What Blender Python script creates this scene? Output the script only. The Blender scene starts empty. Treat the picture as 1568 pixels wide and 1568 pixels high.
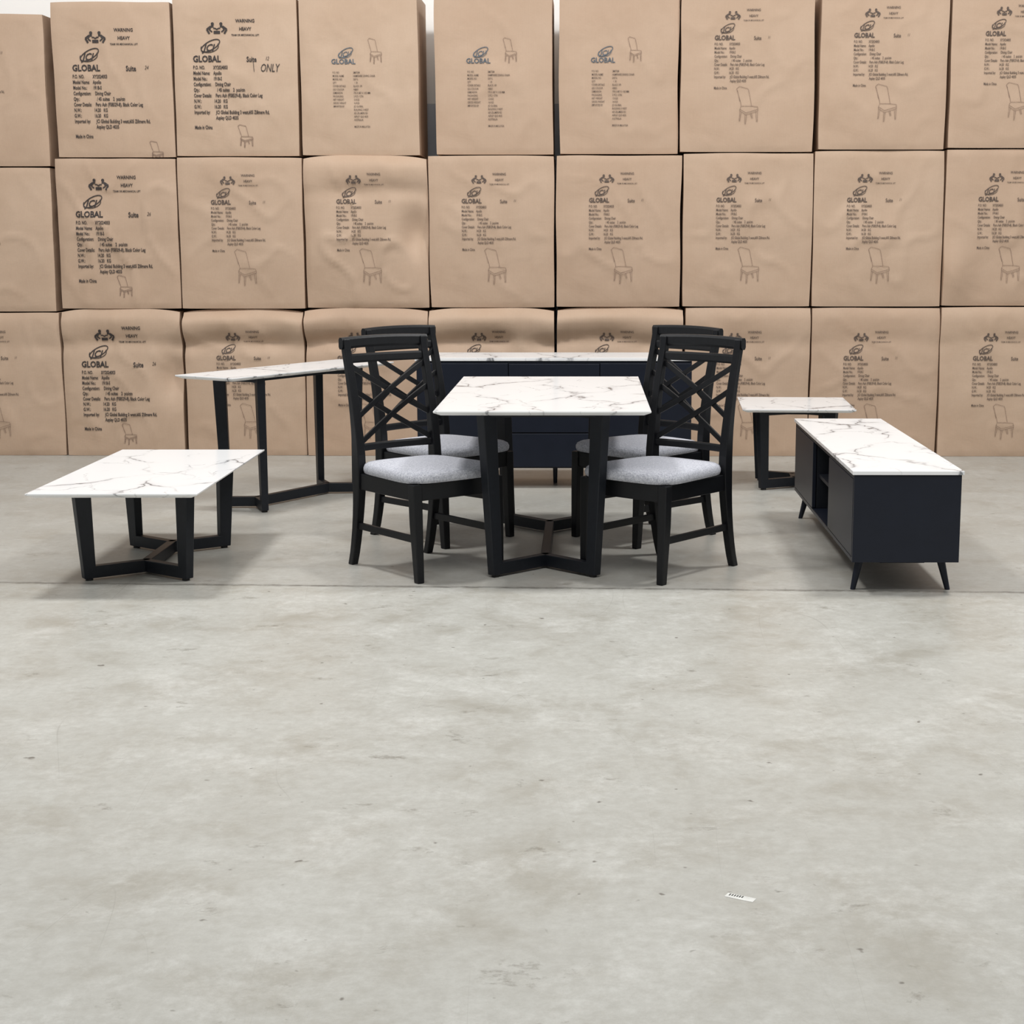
import bpy, math, random
import numpy as np
from mathutils import Vector, noise, Matrix

random.seed(7)
sc = bpy.context.scene
sc.view_settings.view_transform = 'Standard'
sc.view_settings.look = 'None'
COL = sc.collection

def srgb(r, g, b):
    f = lambda c: (c/255/12.92) if c/255 <= 0.04045 else ((c/255+0.055)/1.055)**2.4
    return (f(r), f(g), f(b), 1.0)

# ------------------------------------------------------------------ materials
def new_mat(name):
    m = bpy.data.materials.new(name); m.use_nodes = True
    nt = m.node_tree; b = nt.nodes['Principled BSDF']
    return m, nt, b

def N(nt, t, **kw):
    n = nt.nodes.new(t)
    for k, v in kw.items(): setattr(n, k, v)
    return n

def coords(nt, kind='Object', scale=(1, 1, 1), rot=(0, 0, 0)):
    tc = N(nt, 'ShaderNodeTexCoord'); mp = N(nt, 'ShaderNodeMapping')
    mp.inputs['Scale'].default_value = scale
    mp.inputs['Rotation'].default_value = rot
    nt.links.new(tc.outputs[kind], mp.inputs['Vector'])
    return mp.outputs['Vector']

def noise_n(nt, vec, scale, detail=4, rough=0.55, dist=0.0):
    n = N(nt, 'ShaderNodeTexNoise')
    n.inputs['Scale'].default_value = scale; n.inputs['Detail'].default_value = detail
    n.inputs['Roughness'].default_value = rough; n.inputs['Distortion'].default_value = dist
    nt.links.new(vec, n.inputs['Vector'])
    return n.outputs['Fac']

def ramp(nt, fac, stops):
    r = N(nt, 'ShaderNodeValToRGB')
    el = r.color_ramp.elements
    while len(el) < len(stops): el.new(0.5)
    for e, (p, c) in zip(el, stops): e.position = p; e.color = c
    nt.links.new(fac, r.inputs['Fac'])
    return r.outputs['Color']

def mathn(nt, op, a, b=None, c=None, clamp=False):
    n = N(nt, 'ShaderNodeMath', operation=op); n.use_clamp = clamp
    for i, v in enumerate((a, b, c)):
        if v is None: continue
        if isinstance(v, (int, float)): n.inputs[i].default_value = v
        else: nt.links.new(v, n.inputs[i])
    return n.outputs[0]

def mix(nt, fac, a, b, mode='MIX'):
    n = N(nt, 'ShaderNodeMix', data_type='RGBA', blend_type=mode)
    for i, v in ((0, fac), (6, a), (7, b)):
        if isinstance(v, (int, float)): n.inputs[i].default_value = v
        elif isinstance(v, tuple): n.inputs[i].default_value = v
        else: nt.links.new(v, n.inputs[i])
    return n.outputs[2]

def bump(nt, b, h, strength, dist=0.01):
    n = N(nt, 'ShaderNodeBump'); n.inputs['Strength'].default_value = strength
    n.inputs['Distance'].default_value = dist
    nt.links.new(h, n.inputs['Height']); nt.links.new(n.outputs[0], b.inputs['Normal'])

g = lambda v: (v, v, v, 1)

def mat_simple(name, col, rough, nscale=30, var=0.15, bs=0.05, spec=0.35):
    m, nt, b = new_mat(name)
    v = coords(nt)
    f = noise_n(nt, v, nscale, 5)
    dark = tuple(c*(1-var) for c in col[:3])+(1,)
    lite = tuple(min(1, c*(1+var)) for c in col[:3])+(1,)
    nt.links.new(ramp(nt, f, [(0.3, dark), (0.7, lite)]), b.inputs['Base Color'])
    b.inputs['Roughness'].default_value = rough
    b.inputs['Specular IOR Level'].default_value = spec
    bump(nt, b, f, bs, 0.002)
    return m

M_black = mat_simple('black_wood', (0.0045, 0.005, 0.0065, 1), 0.42, 40, 0.2)
M_base = mat_simple('dark_base_wood', (0.0075, 0.0095, 0.014, 1), 0.45, 40, 0.15)
M_navy = mat_simple('navy_lacquer', (0.0085, 0.0115, 0.021, 1), 0.4, 12, 0.08, 0.02, spec=0.3)
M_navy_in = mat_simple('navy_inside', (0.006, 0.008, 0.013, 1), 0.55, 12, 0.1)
M_glide = mat_simple('plastic_glide', (0.02, 0.02, 0.02, 1), 0.6)

def mat_fabric():
    m, nt, b = new_mat('grey_tweed_fabric')
    v = coords(nt)
    f1 = noise_n(nt, v, 190, 3, 0.7)
    v2 = coords(nt, scale=(1, 4, 1))
    f2 = noise_n(nt, v2, 60, 4, 0.7)
    f = mathn(nt, 'ADD', mathn(nt, 'MULTIPLY', f1, 0.6), mathn(nt, 'MULTIPLY', f2, 0.4))
    nt.links.new(ramp(nt, f, [(0.38, srgb(152, 154, 164)), (0.5, srgb(188, 190, 199)), (0.62, srgb(216, 217, 223))]), b.inputs['Base Color'])
    b.inputs['Roughness'].default_value = 0.95
    bump(nt, b, f, 0.5, 0.003)
    return m
M_fabric = mat_fabric()

def mat_marble():
    m, nt, b = new_mat('white_marble')
    tc = N(nt, 'ShaderNodeTexCoord')
    oi = N(nt, 'ShaderNodeObjectInfo')
    addv = N(nt, 'ShaderNodeVectorMath', operation='ADD')
    cmb = N(nt, 'ShaderNodeCombineXYZ')
    nt.links.new(mathn(nt, 'MULTIPLY', oi.outputs['Random'], 37.0), cmb.inputs[0])
    nt.links.new(mathn(nt, 'MULTIPLY', oi.outputs['Random'], 19.0), cmb.inputs[1])
    nt.links.new(tc.outputs['Object'], addv.inputs[0]); nt.links.new(cmb.outputs[0], addv.inputs[1])
    # warp
    wn = N(nt, 'ShaderNodeTexNoise'); wn.inputs['Scale'].default_value = 3.5; wn.inputs['Detail'].default_value = 5
    wn.inputs['Roughness'].default_value = 0.55
    nt.links.new(addv.outputs[0], wn.inputs['Vector'])
    sub = N(nt, 'ShaderNodeVectorMath', operation='SUBTRACT'); sub.inputs[1].default_value = (0.5, 0.5, 0.5)
    nt.links.new(wn.outputs['Color'], sub.inputs[0])
    scl = N(nt, 'ShaderNodeVectorMath', operation='SCALE'); scl.inputs['Scale'].default_value = 0.34
    nt.links.new(sub.outputs[0], scl.inputs[0])
    wv = N(nt, 'ShaderNodeVectorMath', operation='ADD')
    nt.links.new(addv.outputs[0], wv.inputs[0]); nt.links.new(scl.outputs[0], wv.inputs[1])
    def mapped(src, rot, s):
        mp = N(nt, 'ShaderNodeMapping'); mp.inputs['Rotation'].default_value = (0, 0, rot)
        mp.inputs['Scale'].default_value = s
        nt.links.new(src, mp.inputs['Vector']); return mp.outputs['Vector']
    def vor(vec, scale, width):
        vo = N(nt, 'ShaderNodeTexVoronoi'); vo.feature = 'DISTANCE_TO_EDGE'; vo.voronoi_dimensions = '2D'
        vo.inputs['Scale'].default_value = scale
        nt.links.new(vec, vo.inputs['Vector'])
        return mathn(nt, 'SUBTRACT', 1.0, mathn(nt, 'DIVIDE', vo.outputs['Distance'], width), clamp=True)
    va = mapped(wv.outputs[0], 0.85, (1.0, 0.42, 1.0))
    vb = mapped(wv.outputs[0], 0.35, (1.0, 0.5, 1.0))
    v1 = vor(va, 3.0, 0.024)
    halo = vor(va, 3.0, 0.14)
    v2 = vor(vb, 5.5, 0.026)
    msk = ramp(nt, noise_n(nt, addv.outputs[0], 2.8, 3), [(0.40, g(0.06)), (0.60, g(0.88))])
    msk2 = ramp(nt, noise_n(nt, addv.outputs[0], 4.1, 2), [(0.48, g(0)), (0.62, g(0.5))])
    v1m = mathn(nt, 'MULTIPLY', v1, msk); v2m = mathn(nt, 'MULTIPLY', v2, msk2)
    hm = mathn(nt, 'MULTIPLY', mathn(nt, 'MULTIPLY', halo, halo), mathn(nt, 'MULTIPLY', msk, 0.28))
    base = mix(nt, hm, srgb(243, 244, 245), srgb(140, 142, 150))
    c = mix(nt, v2m, base, srgb(108, 108, 116))
    c = mix(nt, v1m, c, srgb(42, 43, 52))
    nt.links.new(c, b.inputs['Base Color'])
    b.inputs['Roughness'].default_value = 0.18
    b.inputs['Specular IOR Level'].default_value = 0.12
    return m
M_marble = mat_marble()

def mat_card():
    m, nt, b = new_mat('kraft_cardboard')
    v = coords(nt)
    oi = N(nt, 'ShaderNodeObjectInfo')
    f = noise_n(nt, v, 1.6, 4, 0.6)
    fine = noise_n(nt, coords(nt, scale=(1, 1, 3)), 60, 4, 0.7)
    col = ramp(nt, f, [(0.3, srgb(188, 161, 137)), (0.7, srgb(203, 178, 155))])
    col = mix(nt, mathn(nt, 'MULTIPLY', fine, 0.20), col, srgb(156, 129, 107))
    col = mix(nt, mathn(nt, 'MULTIPLY', oi.outputs['Random'], 0.30), col, srgb(174, 144, 121))
    nt.links.new(col, b.inputs['Base Color'])
    b.inputs['Roughness'].default_value = 0.7
    cor = N(nt, 'ShaderNodeTexWave'); cor.wave_type = 'BANDS'; cor.bands_direction = 'X'
    cor.inputs['Scale'].default_value = 40; cor.inputs['Distortion'].default_value = 0.3
    nt.links.new(v, cor.inputs['Vector'])
    crease = noise_n(nt, coords(nt, scale=(1, 1, 1.6)), 2.6, 4, 0.45, 0.4)
    h = mathn(nt, 'ADD', mathn(nt, 'MULTIPLY', cor.outputs['Fac'], 0.02), crease)
    bump(nt, b, h, 0.25, 0.045)
    return m
M_card = mat_card()

def mat_ink(name, col):
    m, nt, b = new_mat(name)
    f = noise_n(nt, coords(nt), 150, 3, 0.7)
    c2 = tuple(min(1, c*1.9+0.02) for c in col[:3])+(1,)
    nt.links.new(ramp(nt, f, [(0.4, col), (0.75, c2)]), b.inputs['Base Color'])
    b.inputs['Roughness'].default_value = 0.8
    return m
M_inkA = mat_ink('ink_dark', srgb(50, 43, 41))
M_inkB = mat_ink('ink_faded', srgb(82, 70, 63))
M_inkC = mat_ink('ink_blue', srgb(80, 89, 98))
M_inkL = mat_ink('ink_line', srgb(122, 101, 87))

def mat_floor():
    m, nt, b = new_mat('polished_concrete')
    v = coords(nt)
    big = noise_n(nt, v, 0.6, 4, 0.55, 0.4)
    med = noise_n(nt, v, 2.4, 8, 0.74, 0.2)
    fine = noise_n(nt, v, 26, 9, 0.78)
    col = ramp(nt, big, [(0.3, srgb(184, 183, 176)), (0.7, srgb(198, 198, 192))])
    st = ramp(nt, med, [(0.34, g(0.9)), (0.49, g(0.18)), (0.6, g(0.0))])
    col = mix(nt, mathn(nt, 'MULTIPLY', st, 0.65), col, srgb(152, 146, 132))
    lt = ramp(nt, noise_n(nt, v, 2.6, 10, 0.78, 0.3), [(0.50, g(0)), (0.66, g(0.65))])
    col = mix(nt, lt, col, srgb(214, 214, 209))
    fm = ramp(nt, fine, [(0.38, g(0.7)), (0.62, g(0.0))])
    col = mix(nt, mathn(nt, 'MULTIPLY', fm, 0.6), col, srgb(158, 155, 146))
    # small dark smudges
    sp = ramp(nt, noise_n(nt, coords(nt, scale=(1, 1.4, 1)), 4.6, 7, 0.74, 0.2), [(0.31, g(0.9)), (0.39, g(0.0))])
    col = mix(nt, mathn(nt, 'MULTIPLY', sp, 0.7), col, srgb(118, 112, 101))
    sp2 = ramp(nt, noise_n(nt, v, 20, 2, 0.6), [(0.23, g(0.8)), (0.29, g(0.0))])
    col = mix(nt, sp2, col, srgb(104, 98, 90))
    # faint scratches
    for rot, sc_, wd in ((0.9, 3.0, 0.0015), (-0.5, 3.6, 0.0013)):
        sc1 = noise_n(nt, coords(nt, scale=(1, 0.10, 1), rot=(0, 0, rot)), sc_, 0, 0.3)
        s1 = mathn(nt, 'SUBTRACT', 1.0, mathn(nt, 'DIVIDE', mathn(nt, 'ABSOLUTE', mathn(nt, 'SUBTRACT', sc1, 0.5)), wd), clamp=True)
        sc2 = noise_n(nt, coords(nt, rot=(0, 0, rot*3)), 1.3, 2, 0.5)
        s1 = mathn(nt, 'MULTIPLY', s1, ramp(nt, sc2, [(0.5, g(0)), (0.62, g(0.3))]))
        col = mix(nt, s1, col, srgb(130, 126, 118))
    # slab joint
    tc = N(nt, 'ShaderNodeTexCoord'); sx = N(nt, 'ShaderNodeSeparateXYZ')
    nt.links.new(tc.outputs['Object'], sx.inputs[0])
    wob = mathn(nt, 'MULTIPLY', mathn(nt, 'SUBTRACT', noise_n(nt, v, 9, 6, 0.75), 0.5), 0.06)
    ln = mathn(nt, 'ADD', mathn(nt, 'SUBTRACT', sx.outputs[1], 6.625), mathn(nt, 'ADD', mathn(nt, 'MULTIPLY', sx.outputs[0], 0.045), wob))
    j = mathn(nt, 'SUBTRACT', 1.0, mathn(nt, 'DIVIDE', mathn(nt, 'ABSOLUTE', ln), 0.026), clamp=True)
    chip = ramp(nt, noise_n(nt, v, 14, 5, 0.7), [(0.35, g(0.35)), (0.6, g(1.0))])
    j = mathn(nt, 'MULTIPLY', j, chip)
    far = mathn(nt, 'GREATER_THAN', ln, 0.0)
    col = mix(nt, mathn(nt, 'MULTIPLY', far, 0.34), col, srgb(150, 147, 141))  # far slab: furniture shade and weaker light painted in, along with slab tone difference
    col = mix(nt, mathn(nt, 'MULTIPLY', j, 0.85), col, srgb(88, 84, 78))
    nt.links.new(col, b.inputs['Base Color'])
    rr = ramp(nt, med, [(0.3, g(0.34)), (0.7, g(0.46))])
    nt.links.new(rr, b.inputs['Roughness'])
    b.inputs['Specular IOR Level'].default_value = 0.3
    hh = mathn(nt, 'SUBTRACT', mathn(nt, 'MULTIPLY', fine, 0.12), j)
    bump(nt, b, hh, 0.25, 0.004)
    return m
M_floor = mat_floor()

def mat_wall():
    m, nt, b = new_mat('painted_wall')
    tc = N(nt, 'ShaderNodeTexCoord'); sx = N(nt, 'ShaderNodeSeparateXYZ')
    nt.links.new(tc.outputs['Object'], sx.inputs[0])
    st = mathn(nt, 'GREATER_THAN', sx.outputs[2], 2.38)
    f = noise_n(nt, coords(nt), 3, 4)
    lo = ramp(nt, f, [(0.3, srgb(184, 192, 202)), (0.7, srgb(200, 206, 214))])
    nt.links.new(mix(nt, st, lo, srgb(250, 250, 248)), b.inputs['Base Color'])
    b.inputs['Roughness'].default_value = 0.7
    return m
M_wall = mat_wall()

# ------------------------------------------------------------------ mesh helpers
def mk(name, verts, faces, mat, parent=None, bevel=0.0, smooth=False, recalc=True):
    me = bpy.data.meshes.new(name)
    me.from_pydata([tuple(v) for v in verts], [], faces)
    if recalc:
        import bmesh
        bm = bmesh.new(); bm.from_mesh(me)
        bmesh.ops.recalc_face_normals(bm, faces=bm.faces); bm.to_mesh(me); bm.free()
    me.materials.append(mat)
    if smooth:
        me.polygons.foreach_set('use_smooth', [True]*len(me.polygons))
    ob = bpy.data.objects.new(name, me); COL.objects.link(ob)
    if parent: ob.parent = parent
    if bevel > 0:
        md = ob.modifiers.new('bevel', 'BEVEL'); md.width = bevel; md.segments = 2
        md.limit_method = 'ANGLE'; md.angle_limit = math.radians(35)
    return ob

def empty(name, loc, rz=0):
    e = bpy.data.objects.new(name, None); COL.objects.link(e)
    e.location = loc; e.rotation_euler = (0, 0, rz); e.empty_display_size = 0.2
    return e

def loft(sections, verts, faces):
    """append a capped loft of n-point sections"""
    base = len(verts); n = len(sections[0])
    for s in sections: verts.extend([tuple(p) for p in s])
    for k in range(len(sections)-1):
        a = base+k*n; c = a+n
        for i in range(n):
            j = (i+1) % n
            faces.append((a+i, a+j, c+j, c+i))
    faces.append(tuple(base+i for i in range(n))[::-1])
    e = base+(len(sections)-1)*n
    faces.append(tuple(e+i for i in range(n)))

def rect(c, a, b):
    c, a, b = Vector(c), Vector(a), Vector(b)
    return [c-a-b, c+a-b, c+a+b, c-a+b]

def boxv(x0, x1, y0, y1, z0, z1, verts, faces):
    loft([[(x0, y0, z0), (x1, y0, z0), (x1, y1, z0), (x0, y1, z0)],
          [(x0, y0, z1), (x1, y0, z1), (x1, y1, z1), (x0, y1, z1)]], verts, faces)

def box(name, x0, x1, y0, y1, z0, z1, mat, parent, bevel=0.002):
    v, f = [], []
    boxv(x0, x1, y0, y1, z0, z1, v, f)
    return mk(name, v, f, mat, parent, bevel)

def cyl_sections(p0, p1, r0, r1, n=16):
    out = []
    for p, r in ((p0, r0), (p1, r1)):
        out.append([(p[0]+r*math.cos(2*math.pi*i/n), p[1]+r*math.sin(2*math.pi*i/n), p[2]) for i in range(n)])
    return out

def slab(name, W, L, h, th, inset, parent):
    x, y = W/2, L/2
    def r(ix, z): return [(-x+ix, -y+ix, z), (x-ix, -y+ix, z), (x-ix, y-ix, z), (-x+ix, y-ix, z)]
    v, f = [], []
    loft([r(inset, h-th), r(0.001, h-0.007), r(0, h-0.001), r(0.001, h)] if inset > 0 else [r(0.001, h-th), r(0, h-th+0.001), r(0, h-0.001), r(0.001, h)], v, f)
    return mk(name, v, f, M_marble, parent, 0.0012)

# ------------------------------------------------------------------ tables
def table(name, cx, cy, rz, W, L, h, fx, fy, vy, tx, ty, lw=0.066, lt=0.045, th=0.02):
    e = empty(name, (cx, cy, 0), rz)
    slab('marble_top', W, L, h, th, 0.03, e)
    g0 = 0.010; bh = 0.052
    zt = h-th-0.002
    k = 0
    for sx in (-1, 1):
        for sy in (-1, 1):
            k += 1
            foot = Vector((sx*fx, sy*fy, 0)); ver = Vector((0, sy*vy, 0))
            a = (ver-foot).normalized(); bb = Vector((-a.y, a.x, 0))
            top = Vector((sx*tx, sy*ty, 0))
            v, f = [], []
            loft([rect(foot+Vector((0, 0, g0)), a*lw*0.40, bb*lt*0.45), rect(top+Vector((0, 0, zt)), a*lw*0.56, bb*lt*0.55)], v, f)
            mk('leg_%d' % k, v, f, M_base, e, 0.003)
            v, f = [], []
            up = Vector((0, 0, bh/2)); zc = Vector((0, 0, g0+bh/2))
            loft([rect(foot+zc, bb*lt*0.46, up), rect(ver+zc+a*0.012, bb*lt*0.46, up)], v, f)
            mk('floor_rail_%d' % k, v, f, M_base, e, 0.003)
            v, f = [], []
            zc2 = Vector((0, 0, zt-0.016)); up2 = Vector((0, 0, 0.015))
            loft([rect(top+zc2, bb*lt*0.45, up2), rect(ver+zc2+a*0.012, bb*lt*0.45, up2)], v, f)
            mk('top_rail_%d' % k, v, f, M_base, e, 0.002)
            v, f = [], []
            loft(cyl_sections((foot.x, foot.y, 0), (foot.x, foot.y, g0+0.001), 0.016, 0.016), v, f)
            mk('glide_%d' % k, v, f, M_glide, e)
    box('stretcher', -lt*0.46, lt*0.46, -vy, vy, g0, g0+bh, M_base, e, 0.003)
    box('top_stretcher', -lt*0.46, lt*0.46, -vy, vy, zt-0.031, zt-0.001, M_base, e, 0.002)
    for i, s in enumerate((-1, 1)):
        box('cross_rail_%d' % (i+1), -tx, tx, s*ty-0.015, s*ty+0.015, zt-0.022, zt, M_base, e, 0.002)
    return e

table('dining_table', -0.180, 7.495, 0, 0.905, 1.71, 0.745, 0.212, 0.635, 0.425, 0.243, 0.655)
table('coffee_table', -1.928, 7.16, 0, 0.70, 1.40, 0.4275, 0.208, 0.372, 0.222, 0.222, 0.385, lw=0.064)
table('console_table', -1.64, 8.94, math.radians(-31.5), 0.41, 1.33, 0.742, 0.135, 0.385, 0.29, 0.145, 0.40, lw=0.06, lt=0.04)
table('side_table', 1.235, 9.50, math.radians(-3), 0.645, 0.74, 0.49, 0.185, 0.19, 0.08, 0.20, 0.20, lw=0.06, lt=0.04)

# ------------------------------------------------------------------ tv unit
def taper_leg(name, top, bot, r1, r0, parent, mat):
    v, f = [], []
    loft(cyl_sections(bot, top, r0, r1, 18), v, f)
    o = mk(name, v, f, mat, parent, 0.0015)
    return o

def tv_unit():
    e = empty('tv_unit', (1.322, 7.475, 0), math.radians(-0.3))
    W, L, h = 0.455, 1.95, 0.515
    slab('marble_top', W, L, h, 0.016, 0, e)
    x0, x1 = -W/2+0.008, W/2-0.008; y0, y1 = -L/2+0.008, L/2-0.008
    zb, zt = 0.134, h-0.0175
    t = 0.018
    na, nb = -0.255, 0.275   # niche y range
    box('side_panel_front', x0, x1, y0, y0+t, zb, zt, M_navy, e)
    box('side_panel_rear', x0, x1, y1-t, y1, zb, zt, M_navy, e)
    box('bottom_panel', x0, x1-0.001, y0+t+0.0005, y1-t-0.0005, zb, zb+t, M_navy, e)
    box('top_panel', x0, x1-0.001, y0+t+0.0005, y1-t-0.0005, zt-t, zt, M_navy, e)
    box('back_panel', x1-0.012, x1-0.002, y0+t+0.0005, y1-t-0.0005, zb+t+0.0005, zt-t-0.0005, M_navy, e)
    box('divider_1', x0+0.02, x1-0.014, na-t, na, zb+t+0.0005, zt-t-0.0005, M_navy_in, e)
    box('divider_2', x0+0.02, x1-0.014, nb, nb+t, zb+t+0.0005, zt-t-0.0005, M_navy_in, e)
    box('shelf', x0+0.03, x1-0.014, na+0.0005, nb-0.0005, 0.305, 0.322, M_navy_in, e)
    box('door_panel_1', x0-0.001, x0+0.017, y0+t+0.004, na-0.001, zb+t+0.003, zt-t-0.003, M_navy, e)
    box('door_panel_2', x0-0.001, x0+0.017, nb+0.001, y1-t-0.004, zb+t+0.003, zt-t-0.003, M_navy, e)
    # under-frame
    box('underframe', -0.09, 0.10, y0+0.10, y1-0.10, zb-0.022, zb-0.0005, M_navy_in, e)
    k = 0
    for sx in (-1, 1):
        for sy in (-1, 1):
            k += 1
            taper_leg('leg_%d' % k, (sx*0.168, sy*(L/2-0.13), zb-0.0005), (sx*0.198, sy*(L/2-0.105), 0), 0.019, 0.011, e, M_navy)
tv_unit()

# ------------------------------------------------------------------ sideboard
def sideboard():
    W, D, h = 1.615, 0.46, 0.768
    e = empty('sideboard', (-0.183, 9.35+D/2, 0), 0)
    slab('marble_top', W, D, h, 0.018, 0, e)
    x0, x1, y0, y1 = -W/2+0.008, W/2-0.008, -D/2+0.008, D/2-0.008
    zb, zt = 0.122, h-0.0195
    t = 0.018
    box('side_panel_1', x0, x0+t, y0, y1, zb, zt, M_navy, e)
    box('side_panel_2', x1-t, x1, y0, y1, zb, zt, M_navy, e)
    box('bottom_panel', x0+t+0.0005, x1-t-0.0005, y0+0.001, y1, zb, zb+t, M_navy, e)
    box('top_panel', x0+t+0.0005, x1-t-0.0005, y0+0.001, y1, zt-t, zt, M_navy, e)
    box('back_panel', x0+t+0.0005, x1-t-0.0005, y1-0.01, y1, zb+t+0.0005, zt-t-0.0005, M_navy_in, e)
    box('carcass_core', x0+t+0.001, x1-t-0.001, y0+0.03, y1-0.011, zb+t+0.001, zt-t-0.001, M_navy_in, e)
    s = W/6-0.005
    fz0, fz1 = zb+0.006, zt-0.012
    box('door_panel_1', x0+0.004, -s-0.003, y0-0.014, y0-0.0005, fz0, fz1, M_navy, e)
    box('door_panel_2', s+0.003, x1-0.004, y0-0.014, y0-0.0005, fz0, fz1, M_navy, e)
    hh = (fz1-fz0)/3
    for i in range(3):
        box('drawer_front_%d' % (i+1), -s+0.001, s-0.001, y0-0.014, y0-0.0005, fz0+i*hh+0.003, fz0+(i+1)*hh-0.003, M_navy, e)
    k = 0
    for sx in (-1, 1):
        for sy in (-1, 1):
            k += 1
            taper_leg('leg_%d' % k, (sx*0.68, sy*0.15, zb-0.0005), (sx*0.715, sy*0.185, 0), 0.019, 0.011, e, M_navy)
    taper_leg('leg_5', (0, 0.02, zb-0.0005), (0, 0.02, 0), 0.015, 0.012, e, M_navy)
sideboard()

# ------------------------------------------------------------------ dining chairs
def back_y(z):
    pts = [(0.0, 0.268), (0.14, 0.232), (0.30, 0.208), (0.46, 0.200), (0.60, 0.210), (0.80, 0.244), (1.02, 0.300)]
    for (z0, a), (z1, b) in zip(pts, pts[1:]):
        if z <= z1:
            t = (z-z0)/(z1-z0); return a+(b-a)*t
    return pts[-1][1]

def chair_meshes():
    parts = []
    def reg(nm, v, f, mat, bevel=0.003, smooth=False): parts.append((nm, v, f, mat, bevel, smooth))
    # back posts
    for k, sx in enumerate((-1, 1)):
        v, f = [], []
        secs = []
        for i in range(19):
            z = 1.012*i/18
            w = 0.0165 + 0.004*math.sin(math.pi*min(1, z/0.9))
            d = 0.017 + 0.009*math.exp(-((z-0.44)/0.18)**2)
            y = sum(back_y(max(0, min(1.02, z+dz))) for dz in (-0.06, -0.03, 0, 0.03, 0.06))/5
            if i == 0: y = 0.272
            secs.append(rect((sx*0.205, y, z), (w, 0, 0), (0, d, 0)))
        loft(secs, v, f); reg('back_post_%d' % (k+1), v, f, M_black, 0.004)
    # front legs
    for k, sx in enumerate((-1, 1)):
        v, f = [], []
        loft([rect((sx*0.213, -0.262, 0), (0.0165, 0, 0), (0, 0.0165, 0)), rect((sx*0.215, -0.250, 0.25), (0.0215, 0, 0), (0, 0.0215, 0)), rect((sx*0.215, -0.245, 0.424), (0.0225, 0, 0), (0, 0.0225, 0))], v, f)
        reg('front_leg_%d' % (k+1), v, f, M_black, 0.004)
    # aprons
    v, f = [], []; boxv(-0.195, 0.195, -0.262, -0.240, 0.352, 0.424, v, f); reg('apron_front', v, f, M_black)
    v, f = [], []; boxv(-0.190, 0.190, 0.190, 0.212, 0.352, 0.424, v, f); reg('apron_back', v, f, M_black)
    for k, sx in enumerate((-1, 1)):
        v, f = [], []
        loft([rect((sx*0.213, -0.235, 0.388), (0.011, 0, 0), (0, 0, 0.036)), rect((sx*0.205, 0.19, 0.388), (0.011, 0, 0), (0, 0, 0.036))], v, f)
        reg('apron_side_%d' % (k+1), v, f, M_black)
        v, f = [], []
        loft([rect((sx*0.214, -0.245, 0.185), (0.009, 0, 0), (0, 0, 0.015)), rect((sx*0.205, 0.225, 0.185), (0.009, 0, 0), (0, 0, 0.015))], v, f)
        reg('side_stretcher_%d' % (k+1), v, f, M_black)
    # horizontal back rails (bowed)
    def rail(nm, z, hz, hy, xe=0.205, bow=0.022, dz=0.0, n=13, arch=0.0):
        v, f = [], []; secs = []
        for i in range(n):
            s = -1+2*i/(n-1)
            c = Vector((s*xe, back_y(z)+bow*(1-s*s)+dz, z+arch*(1-s*s)))
            m = 8; ring = []
            for q in range(m):
                an = 2*math.pi*(q+0.5)/m
                ca, sa = math.cos(an), math.sin(an)
                ring.append(c+Vector((0, hy*math.copysign(abs(ca)**0.6, ca), hz*math.copysign(abs(sa)**0.6, sa))))
            secs.append(ring)
        loft(secs, v, f); reg(nm, v, f, M_black, 0.0)
    rail('crest_rail', 0.992, 0.027, 0.017, xe=0.228, bow=0.018, dz=0.002, arch=0.006)
    rail('upper_back_rail', 0.925, 0.021, 0.011)
    rail('lower_back_rail', 0.535, 0.017, 0.010)
    # lattice slats
    zlo, zhi = 0.545, 0.912
    H = zhi-zlo
    def slat(nm, x0, z0, x1, z1, off):
        v, f = [], []; secs = []
        d = Vector((x1-x0, 0, z1-z0)).normalized(); nrm = Vector((-d.z, 0, d.x))
        for i in range(11):
            t = i/10; x = x0+(x1-x0)*t; z = z0+(z1-z0)*t; s = x/0.205
            y = back_y(z)+0.022*(1-s*s)+off
            secs.append(rect((x, y, z), nrm*0.0115, (0, 0.0055, 0)))
        loft(secs, v, f); reg(nm, v, f, M_black, 0.0015)
    X = 0.192
    slat('slat_1', -X, zhi-0.02, X, zlo+H*0.34, 0.0035)
    slat('slat_2', -X, zlo+H*0.66, X, zlo+0.01, 0.0035)
    slat('slat_3', X, zhi-0.02, -X, zlo+H*0.34, -0.0035)
    slat('slat_4', X, zlo+H*0.66, -X, zlo+0.01, -0.0035)
    # cushion
    v, f = [], []
    n = 64; prof = [(0.93, 0.4245), (0.985, 0.428), (1.0, 0.440), (1.0, 0.452), (0.975, 0.466), (0.92, 0.474), (0.78, 0.480), (0.5, 0.484), (0.2, 0.485)]
    def outline(a):
        c, s = math.cos(a), math.sin(a)
        p = 5.5
        r = (abs(c)**p+abs(s)**p)**(-1/p)
        x, y = r*c, r*s
        hw = 0.238+(-y)*0.022
        yy = -0.030+y*0.245
        if y < 0: yy -= 0.012*(1-x*x)*(-y)
        return x*hw, yy
    for sc_, z in prof:
        for i in range(n):
            x, y = outline(2*math.pi*i/n)
            v.append((x*sc_, -0.03+(y+0.03)*sc_, z))
    for k in range(len(prof)-1):
        for i in range(n):
            j = (i+1) % n
            f.append((k*n+i, k*n+j, (k+1)*n+j, (k+1)*n+i))
    f.append(tuple(range(n))[::-1]); f.append(tuple((len(prof)-1)*n+i for i in range(n)))
    reg('seat_cushion', v, f, M_fabric, 0.0, True)
    return parts
CH = chair_meshes()
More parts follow.
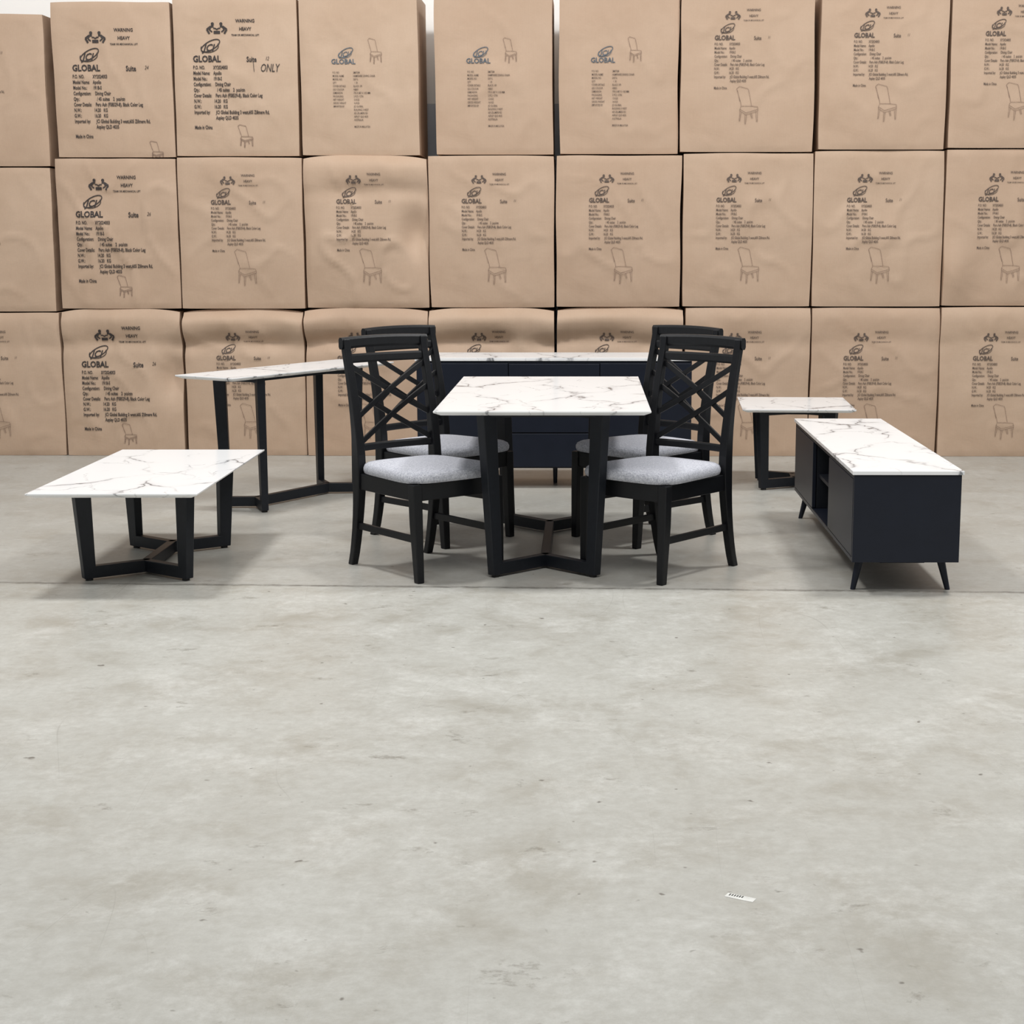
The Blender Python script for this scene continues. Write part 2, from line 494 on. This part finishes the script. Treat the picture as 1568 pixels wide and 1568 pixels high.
def chair(cx, cy, deg):
    e = empty('dining_chair', (cx, cy, 0), math.radians(deg))
    for nm, v, f, mat, bv, sm in CH:
        mk(nm, v, f, mat, e, bv, sm)
chair(-0.718, 7.064, 40.5)
chair(0.330, 7.030, -40.5)
chair(-0.711, 7.842, 47)
chair(0.288, 7.842, -47)

# ------------------------------------------------------------------ printed carton artwork
_cache = {}
def text_geo(s, size, bold=0.0, xs=1.0, shear=0.0, align='LEFT'):
    key = (s, size, bold, xs, shear, align)
    if key in _cache: return _cache[key]
    cu = bpy.data.curves.new('t', 'FONT'); cu.body = s; cu.size = size; cu.offset = bold*size
    cu.resolution_u = 2; cu.shear = shear; cu.align_x = align
    ob = bpy.data.objects.new('t', cu); COL.objects.link(ob)
    dg = bpy.context.evaluated_depsgraph_get()
    me = ob.evaluated_get(dg).to_mesh()
    co = np.zeros(len(me.vertices)*3); me.vertices.foreach_get('co', co)
    co = co.reshape(-1, 3)[:, :2].copy(); co[:, 0] *= xs
    fs = [tuple(p.vertices) for p in me.polygons]
    ob.evaluated_get(dg).to_mesh_clear()
    bpy.data.objects.remove(ob); bpy.data.curves.remove(cu)
    _cache[key] = (co, fs)
    return co, fs

class Art:
    def __init__(s): s.v = []; s.f = []; s.m = []; s.n = 0
    def add(s, co, fs, mi):
        s.v.append(np.asarray(co, float).reshape(-1, 2)); s.f += [tuple(i+s.n for i in q) for q in fs]
        s.m += [mi]*len(fs); s.n += len(co)
    def text(s, x, y, t, size, mi=0, **kw):
        co, fs = text_geo(t, size, **kw)
        if len(co): s.add(co+np.array([x, y]), fs, mi)
    def line(s, x0, y0, x1, y1, w, mi=0):
        L = math.hypot(x1-x0, y1-y0); n = max(1, int(L/6))
        nx, ny = -(y1-y0)/L*w/2, (x1-x0)/L*w/2
        co = []
        for i in range(n+1):
            t = i/n; x = x0+(x1-x0)*t; y = y0+(y1-y0)*t
            co += [(x+nx, y+ny), (x-nx, y-ny)]
        s.add(co, [(2*i, 2*i+1, 2*i+3, 2*i+2) for i in range(n)], mi)
    def path(s, pts, w, mi=0):
        for a, b in zip(pts, pts[1:]): s.line(a[0], a[1], b[0], b[1], w, mi)
    def disc(s, x, y, r, mi=0):
        s.add([(x+r*math.cos(k*math.pi/6), y+r*math.sin(k*math.pi/6)) for k in range(12)], [tuple(range(12))], mi)
    def ring(s, x, y, rx, ry, rot, w, mi=0, a0=0, a1=360):
        n = 28; pts = []
        for k in range(n+1):
            a = math.radians(a0+(a1-a0)*k/n)
            px, py = rx*math.cos(a), ry*math.sin(a)
            pts.append((x+px*math.cos(rot)-py*math.sin(rot), y+px*math.sin(rot)+py*math.cos(rot)))
        s.path(pts, w, mi)
    def poly(s, pts, mi=0): s.add(pts, [tuple(range(len(pts)))], mi)
    def chair(s, x, y, w, h, mi, lw=0.6):
        P = lambda a, b: (x+a*w, y+b*h)
        back = [P(-.50, .44), P(-.38, .50), P(.02, .44), P(.06, .38), P(.20, -.02)]
        for path in (back, [P(-.50, .44), P(-.30, .06), P(-.28, -.02)], [P(-.50, .44), P(-.46, .38), P(-.34, .10)],
                     [P(-.28, -.02), P(.20, -.02)], [P(-.28, -.02), P(-.34, -.10), P(-.06, -.20), P(.50, -.10), P(.48, -.04), P(.20, -.02)],
                     [P(-.34, -.10), P(-.34, -.15), P(-.06, -.25), P(.50, -.15), P(.50, -.10)],
                     [P(-.33, -.15), P(-.36, -.42)], [P(-.27, -.18), P(-.33, -.42)], [P(-.09, -.24), P(-.10, -.50)], [P(-.02, -.24), P(-.06, -.50)],
                     [P(.40, -.16), P(.44, -.44)], [P(.48, -.15), P(.48, -.44)], [P(.20, -.2), P(.26, -.34)], [P(.14, -.21), P(.22, -.35)]):
            s.path(path, lw, mi)
    def lifters(s, x, y, k, mi=0):
        # two people lifting a carton
        for sx in (-1, 1):
            s.disc(x+sx*6*k, y+5.5*k, 2.2*k, mi)
            s.path([(x+sx*4.5*k, y+2.0*k), (x+sx*8*k, y+2.2*k), (x+sx*14*k, y-2.0*k), (x+sx*10.5*k, y-8*k)], 2.6*k, mi)
            s.path([(x+sx*8*k, y+1.5*k), (x+sx*10.5*k, y-2.5*k), (x+sx*6.5*k, y-5.5*k)], 1.8*k, mi)
        s.path([(x-5*k, y-0.5*k), (x-2.2*k, y-0.5*k), (x, y-2.3*k), (x+2.2*k, y-0.5*k), (x+5*k, y-0.5*k)], 1.6*k, mi)
        s.poly([(x-4.5*k, y-8*k), (x+4.5*k, y-8*k), (x+4.5*k, y-4.0*k), (x-4.5*k, y-4.0*k)], mi)

LIST = [('P.O. NO.', 'XY2024003'), ('Model Name:', 'Apollo'), ('Model No.:', '1918-S'), ('Configuration:', '  Dining Chair'), ('Qty.:', '    / 45 suites    2  pcs/ctn'),
        ('Cover Details:', '  Peru Ash (FS8529-8), Black Color Leg'), ('N.W.:', '14.20   KG'), ('G.W.:', '16.20   KG'), ('Imported by:', '  JCI Global Building 3 west,605 Zillmere Rd,'),
        ('', '  Aspley QLD 4035'), ('', '')]

def art_suite(bold, chair_pos, num, ly=7.3, hand=False):
    a = Art()
    fs = 6.6
    a.lifters(33, 49, 0.95)
    b = 0.012+bold
    a.text(71, 56, 'WARNING', 6.2, bold=b, xs=0.85, align='CENTER'); a.text(71, 45.5, 'HEAVY', 6.2, bold=b, xs=0.85, align='CENTER')
    a.text(71, 38.5, 'TEAM OR MECHANICAL LIFT', 3.4, bold=b, xs=0.85, align='CENTER')
    a.ring(24, 26, 14, 5.5, 0.5, 1.3, 0); a.ring(23, 24, 12, 6.5, 0.2, 1.0, 0, 150, 380)
    a.text(14, 19, 'JCI', 13, bold=0.02, xs=0.9, shear=0.35)
    a.text(0, 5, 'GLOBAL', 11.5, bold=0.03, xs=0.86)
    a.text(72, 5, 'Suite', 9.5, bold=b, xs=0.72); a.text(97, 7, num, 7, xs=0.7, shear=0.3)
    for i, (l, r) in enumerate(LIST):
        y = -4.5-i*ly
        if l: a.text(0, y, l, fs, bold=b, xs=0.62)
        if r: a.text(27, y, r, fs, bold=b, xs=0.62)
    a.text(0, -4.5-11*ly+2, 'Made in China', fs, bold=b, xs=0.62)
    if hand:
        a.path([(82, -8), (81, 6)], 0.7); a.text(90, -8, 'ONLY', 15, xs=0.62, shear=0.25)
    cx, cy, w, h = chair_pos
    a.chair(cx, cy, w, h, 1)
    return a

LISTC = [('P.O. NO.', 'SM07284'), ('MODEL NAME', 'HAMPSHIRE DINING CHAIR'), ('MODEL NO.', 'D071L'), ('QTY', '  /  30'), ('COVER DETAILS', 'BLACK 109'),
         ('LEG COLOUR', 'HB001'), ('DIMENSION', '770 X 487 X 1105 MM'), ('PACKAGING', '2 PCS / CTN'), ('NET WEIGHT', '13 KGS'), ('GROSS WEIGHT', '16 KGS'), ('IMPORTED BY', 'JCI GLOBAL'),
         ('', 'BUILDING 3 WEST'), ('', '605 ZILLMERE RD'), ('', 'ASPLEY QLD 4035'), ('', 'AUSTRALIA'), ('', ''), ('', 'MADE IN MALAYSIA')]
def art_c():
    a = Art()
    a.ring(27, 33, 15, 6, 0.5, 1.4, 2); a.ring(26, 31, 12, 7, 0.2, 1.0, 2, 150, 380)
    a.text(17, 26, 'JCI', 13, 2, bold=0.01, xs=0.9, shear=0.35)
    a.text(0, 13, 'GLOBAL', 12.5, 2, bold=0.02, xs=0.95)
    a.chair(81, 36, 25, 46, 1, 0.6)
    for i, (l, r) in enumerate(LISTC):
        y = -4-i*6.1
        if l: a.text(2, y, l, 5.0, xs=0.66, bold=0.005)
        if r: a.text(40, y, r, 5.0, xs=0.66, bold=0.005)
    for i in range(6):
        x = 72+i*8.5; y = 130
        a.path([(x, y), (x+7, y), (x+7, y+9), (x, y+9), (x, y)], 0.7)
        a.path([(x+2, y+1.5), (x+3.5, y+7), (x+5, y+1.5)], 0.9)
    return a

U = 0.00352
def place_art(art, sc, P, x0, z0, ox, oz, mats, parent, off=0.0045):
    """P: front grid [nz+1][nx+1] xyz; ox,oz = metres from left/bottom of face"""
    co = np.concatenate(art.v)
    X = ox+co[:, 0]*U*sc; Z = oz+co[:, 1]*U*sc
    nz, nx = P.shape[0]-1, P.shape[1]-1
    W, H = x0, z0
    s = np.clip(X/W, 0, 0.9999)*nx; t = np.clip(Z/H, 0, 0.9999)*nz
    i = s.astype(int); j = t.astype(int); fs = (s-i)[:, None]; ft = (t-j)[:, None]
    Q = P[j, i]*(1-fs)*(1-ft)+P[j, i+1]*fs*(1-ft)+P[j+1, i]*(1-fs)*ft+P[j+1, i+1]*fs*ft
    Q[:, 1] -= off
    me = bpy.data.meshes.new('printed_marks')
    me.from_pydata(Q.tolist(), [], art.f)
    for m in mats: me.materials.append(m)
    me.polygons.foreach_set('material_index', art.m)
    me.update()
    ob = bpy.data.objects.new('printed_marks', me); COL.objects.link(ob); ob.parent = parent
    return ob

def smooth(a, b, x):
    t = max(0, min(1, (x-a)/(b-a))); return t*t*(3-2*t)

def carton(x0, x1, z0, z1, yf, seed, bulge=0.012, lump=0.010, crush=0.0, dent=None, depth=0.58):
    nx, nz = 34, 40
    W, H = x1-x0, z1-z0
    cx = (x0+x1)/2
    P = np.zeros((nz+1, nx+1, 3))
    so = seed*7.31
    nv = lambda a, b, k=0: noise.noise(Vector((a+so, b+k*13.1, so*0.5+k)))
    skew = 0.012*nv(0.7, 0.7, 7)
    for j in range(nz+1):
        t = j/nz
        for i in range(nx+1):
            s = i/nx
            m = (16*s*(1-s)*t*(1-t))**0.5
            d = bulge*m + lump*(nv(s*2.2, t*2.2)*(0.35+0.65*m)) + lump*0.25*nv(s*5, t*5, 1)*(0.4+0.6*m)
            r = nv(s*3+t*2.2, t*2.0-s*1.5, 2); d += lump*0.7*(0.10-min(0.10, abs(r)))/0.10*m
            ex = (2*s-1)
            if crush:
                tw = t+0.03*nv(s*2.5, 0.2, 8)+0.02*ex*ex
                k = smooth(0.76, 0.93, tw)
                d += crush*(k-1.25*smooth(0.93, 1.0, t))*(0.75+0.5*nv(s*3, 0, 3))
                d -= crush*0.75*math.exp(-((tw-0.78)/0.05)**2)*(0.7+0.8*nv(s*3.5, 0.4, 6))
            if dent:
                ds, dt, dr, da = dent
                q = ((s-ds)/dr)**2+((t-dt)/(dr*1.3))**2
                d += da*math.exp(-q)
            edge = abs(ex)**6
            x = x0+W*s + 0.008*nv(ex*0.3, t*2.5, 4)*edge + (-ex)*0.002*(abs(2*t-1)**8) + skew*(t-0.5)
            arch = 0.005*nv(s*2.5, 0.3, 5)+((0.008-0.024*abs(ex)**3.5) if crush > 0.02 else -0.002*abs(ex)**10)
            z = z0+H*t + arch*smooth(0.82, 1, t) + 0.002*(abs(ex)**10)*(1-smooth(0, 0.1, t))
            rim = 0.003*(max(abs(ex), abs(2*t-1))**60)
            P[j, i] = (x-cx, -d+rim, z-z0)
    verts = P.reshape(-1, 3).tolist(); faces = []
    w = nx+1
    for j in range(nz):
        for i in range(nx):
            a = j*w+i; faces.append((a, a+1, a+w+1, a+w))
    nfront = len(faces)
    # border loop -> back
    loop = [(0, i) for i in range(nx+1)]+[(j, nx) for j in range(1, nz+1)]+[(nz, i) for i in range(nx-1, -1, -1)]+[(j, 0) for j in range(nz-1, 0, -1)]
    b0 = len(verts); n = len(loop)
    for (j, i) in loop: verts.append(tuple(P[j, i]))
    for (j, i) in loop:
        verts.append((-W/2+W*i/nx, depth, H*j/nz))
    for k in range(n):
        q = (k+1) % n
        faces.append((b0+q, b0+k, b0+n+k, b0+n+q))
    faces.append(tuple(b0+n+k for k in range(n))[::-1])
    me = bpy.data.meshes.new('cardboard_box'); me.from_pydata(verts, [], faces)
    me.materials.append(M_card)
    sm = [True]*nfront+[False]*(len(faces)-nfront)
    me.polygons.foreach_set('use_smooth', sm); me.update()
    ob = bpy.data.objects.new('cardboard_box', me); COL.objects.link(ob)
    ob.location = (cx, yf, z0)
    return ob, P, W, H

YF = 10.81
h1 = [0.965, 0.985, 0.985, 0.990, 0.993, 0.998, 1.0, 1.0, 1.005]
h2 = [1.915, 1.972, 1.980, 1.985, 1.990, 1.993, 2.005, 2.020, 2.030]
h3 = [2.885, 2.960, 2.985, 3.02, 3.02, 3.02, 3.03, 3.03, 3.03]
R3 = [(-4.36, -3.518), (-3.504, -2.711), (-2.688, -1.885), (-1.876, -1.056), (-1.046, -0.213), (-0.190, 0.646), (0.660, 1.494), (1.506, 2.358), (2.368, 3.2)]
R2 = [(-4.42, -3.530), (-3.490, -2.697), (-2.686, -1.868), (-1.856, -1.044), (-1.032, -0.209), (-0.194, 0.627), (0.643, 1.492), (1.504, 2.354), (2.366, 3.2)]
R1 = [(-4.34, -3.525), (-3.466, -2.695), (-2.681, -1.876), (-1.860, -1.092), (-0.983, -0.215), (-0.172, 0.602), (0.619, 1.485), (1.520, 2.345), (2.368, 3.19)]
A1 = art_suite(0.012, (108, -100, 18, 27), '24')
A1h = art_suite(0.012, (68, -92, 20, 30), '12', hand=True)
A2 = art_suite(0.012, (62, -88, 20, 30), '26')
B = art_suite(0.0, (62, -112, 40, 68), '11')
C = art_c()
matsA = [M_inkA, M_inkL, M_inkC]; matsB = [M_inkB, M_inkL, M_inkC]
seed = 1
for row, (R, lo, hi) in enumerate(((R3, [0.0]*9, h1), (R2, h1, h2), (R1, h2, h3))):
    for c in range(9):
        x0, x1 = R[c]
        z0 = lo[c]+(0.004 if row else 0.001); z1 = hi[c]-(0.005 if row < 2 else 0)
        seed += 1
        crush = 0.06 if (row == 0 and c in (2, 3, 4, 5)) else (0.03 if (row == 0 and c == 1) else (0.012 if row == 0 else 0))
        bulge, lump, dent = 0.012, 0.016, None
        if row == 1 and c == 3: bulge, lump, dent = 0.040, 0.028, (0.90, 0.50, 0.12, -0.08); crush = 0.025
        if row == 1 and c == 1: lump = 0.026
        if row == 0 and c == 1: dent = (0.93, 0.55, 0.12, -0.07)
        if row == 1 and c == 8: dent = (0.08, 0.2, 0.14, 0.05)
        if row == 2: bulge, lump = 0.007, 0.010
        yf = YF+random.uniform(-0.006, 0.012) - 0.006*(c-4)
        if row == 2 and c in (3, 4, 5): yf += 0.02
        ob, P, W, H = carton(x0, x1, z0, z1, yf, seed, bulge, lump, crush, dent)
        if row == 2 and c in (3, 4, 5):
            place_art(C, 1.0, P, W, H, 0.205, 0.535, [M_inkB, M_inkL, M_inkC], ob)
        elif c == 1 or (row == 2 and c == 2):
            if row == 2 and c == 1: place_art(A1, 1.38, P, W, H, 0.125, 0.525, matsA, ob)
            elif row == 2: place_art(A1h, 1.38, P, W, H, 0.125, 0.575, matsA, ob)
            else: place_art(A2, 1.38, P, W, H, 0.125, 0.575, matsA, ob)
        else:
            oz = 0.665 if row < 2 else 0.69
            if row == 0: oz = 0.63
            place_art(B, 1.0, P, W, H, 0.215 if c else 0.19, oz, matsB, ob)

# ------------------------------------------------------------------ room
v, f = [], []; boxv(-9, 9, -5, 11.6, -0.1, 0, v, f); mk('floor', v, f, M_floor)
v, f = [], []; boxv(-9, 9, 11.6, 11.75, 0, 6, v, f); mk('wall_back', v, f, M_wall)

# small paper label on floor
e = empty('paper_label', (0.345, 3.40, 0), math.radians(-28))
mP = mat_simple('label_paper', srgb(225, 225, 220), 0.7)
mK = mat_simple('label_print', srgb(70, 70, 68), 0.7)
v, f = [], []; boxv(-0.034, 0.034, -0.011, 0.011, 0.0, 0.0008, v, f); mk('paper', v, f, mP, e)
v, f = [], []
for i in range(6): boxv(-0.028+i*0.006, -0.025+i*0.006, -0.001, 0.009, 0.0008, 0.0011, v, f)
mk('print_bars', v, f, mK, e)

# ------------------------------------------------------------------ light
w = bpy.data.worlds.new('World'); sc.world = w; w.use_nodes = True
w.node_tree.nodes['Background'].inputs[0].default_value = (0.95, 0.975, 1.0, 1)
w.node_tree.nodes['Background'].inputs[1].default_value = 0.33
def area(name, loc, size, sy, power, target, col=(1, 0.985, 0.965)):
    l = bpy.data.lights.new(name, 'AREA'); l.shape = 'RECTANGLE'; l.size = size; l.size_y = sy
    l.energy = power; l.color = col
    o = bpy.data.objects.new(name, l); COL.objects.link(o); o.location = loc
    o.rotation_euler = (Vector(target)-Vector(loc)).to_track_quat('-Z', 'Y').to_euler()
area('ceiling_light', (-2.6, 7.2, 6.5), 0.9, 0.9, 215, (-2.6, 7.6, 0))
area('ceiling_light', (3.0, 7.2, 6.5), 0.9, 0.9, 215, (3.0, 7.6, 0))
area('ceiling_light', (0, 2.0, 8.0), 7.0, 3.0, 400, (0, 9.8, 1.5))

# ------------------------------------------------------------------ camera
cd = bpy.data.cameras.new('Camera'); cam = bpy.data.objects.new('Camera', cd); COL.objects.link(cam)
cam.location = (0, 0, 1.45); cam.rotation_euler = (math.radians(90-9.634), 0, 0)
cd.sensor_width = 36; cd.lens = 36*3040/1932; cd.shift_x = -139/1932
cd.clip_end = 100
sc.camera = cam
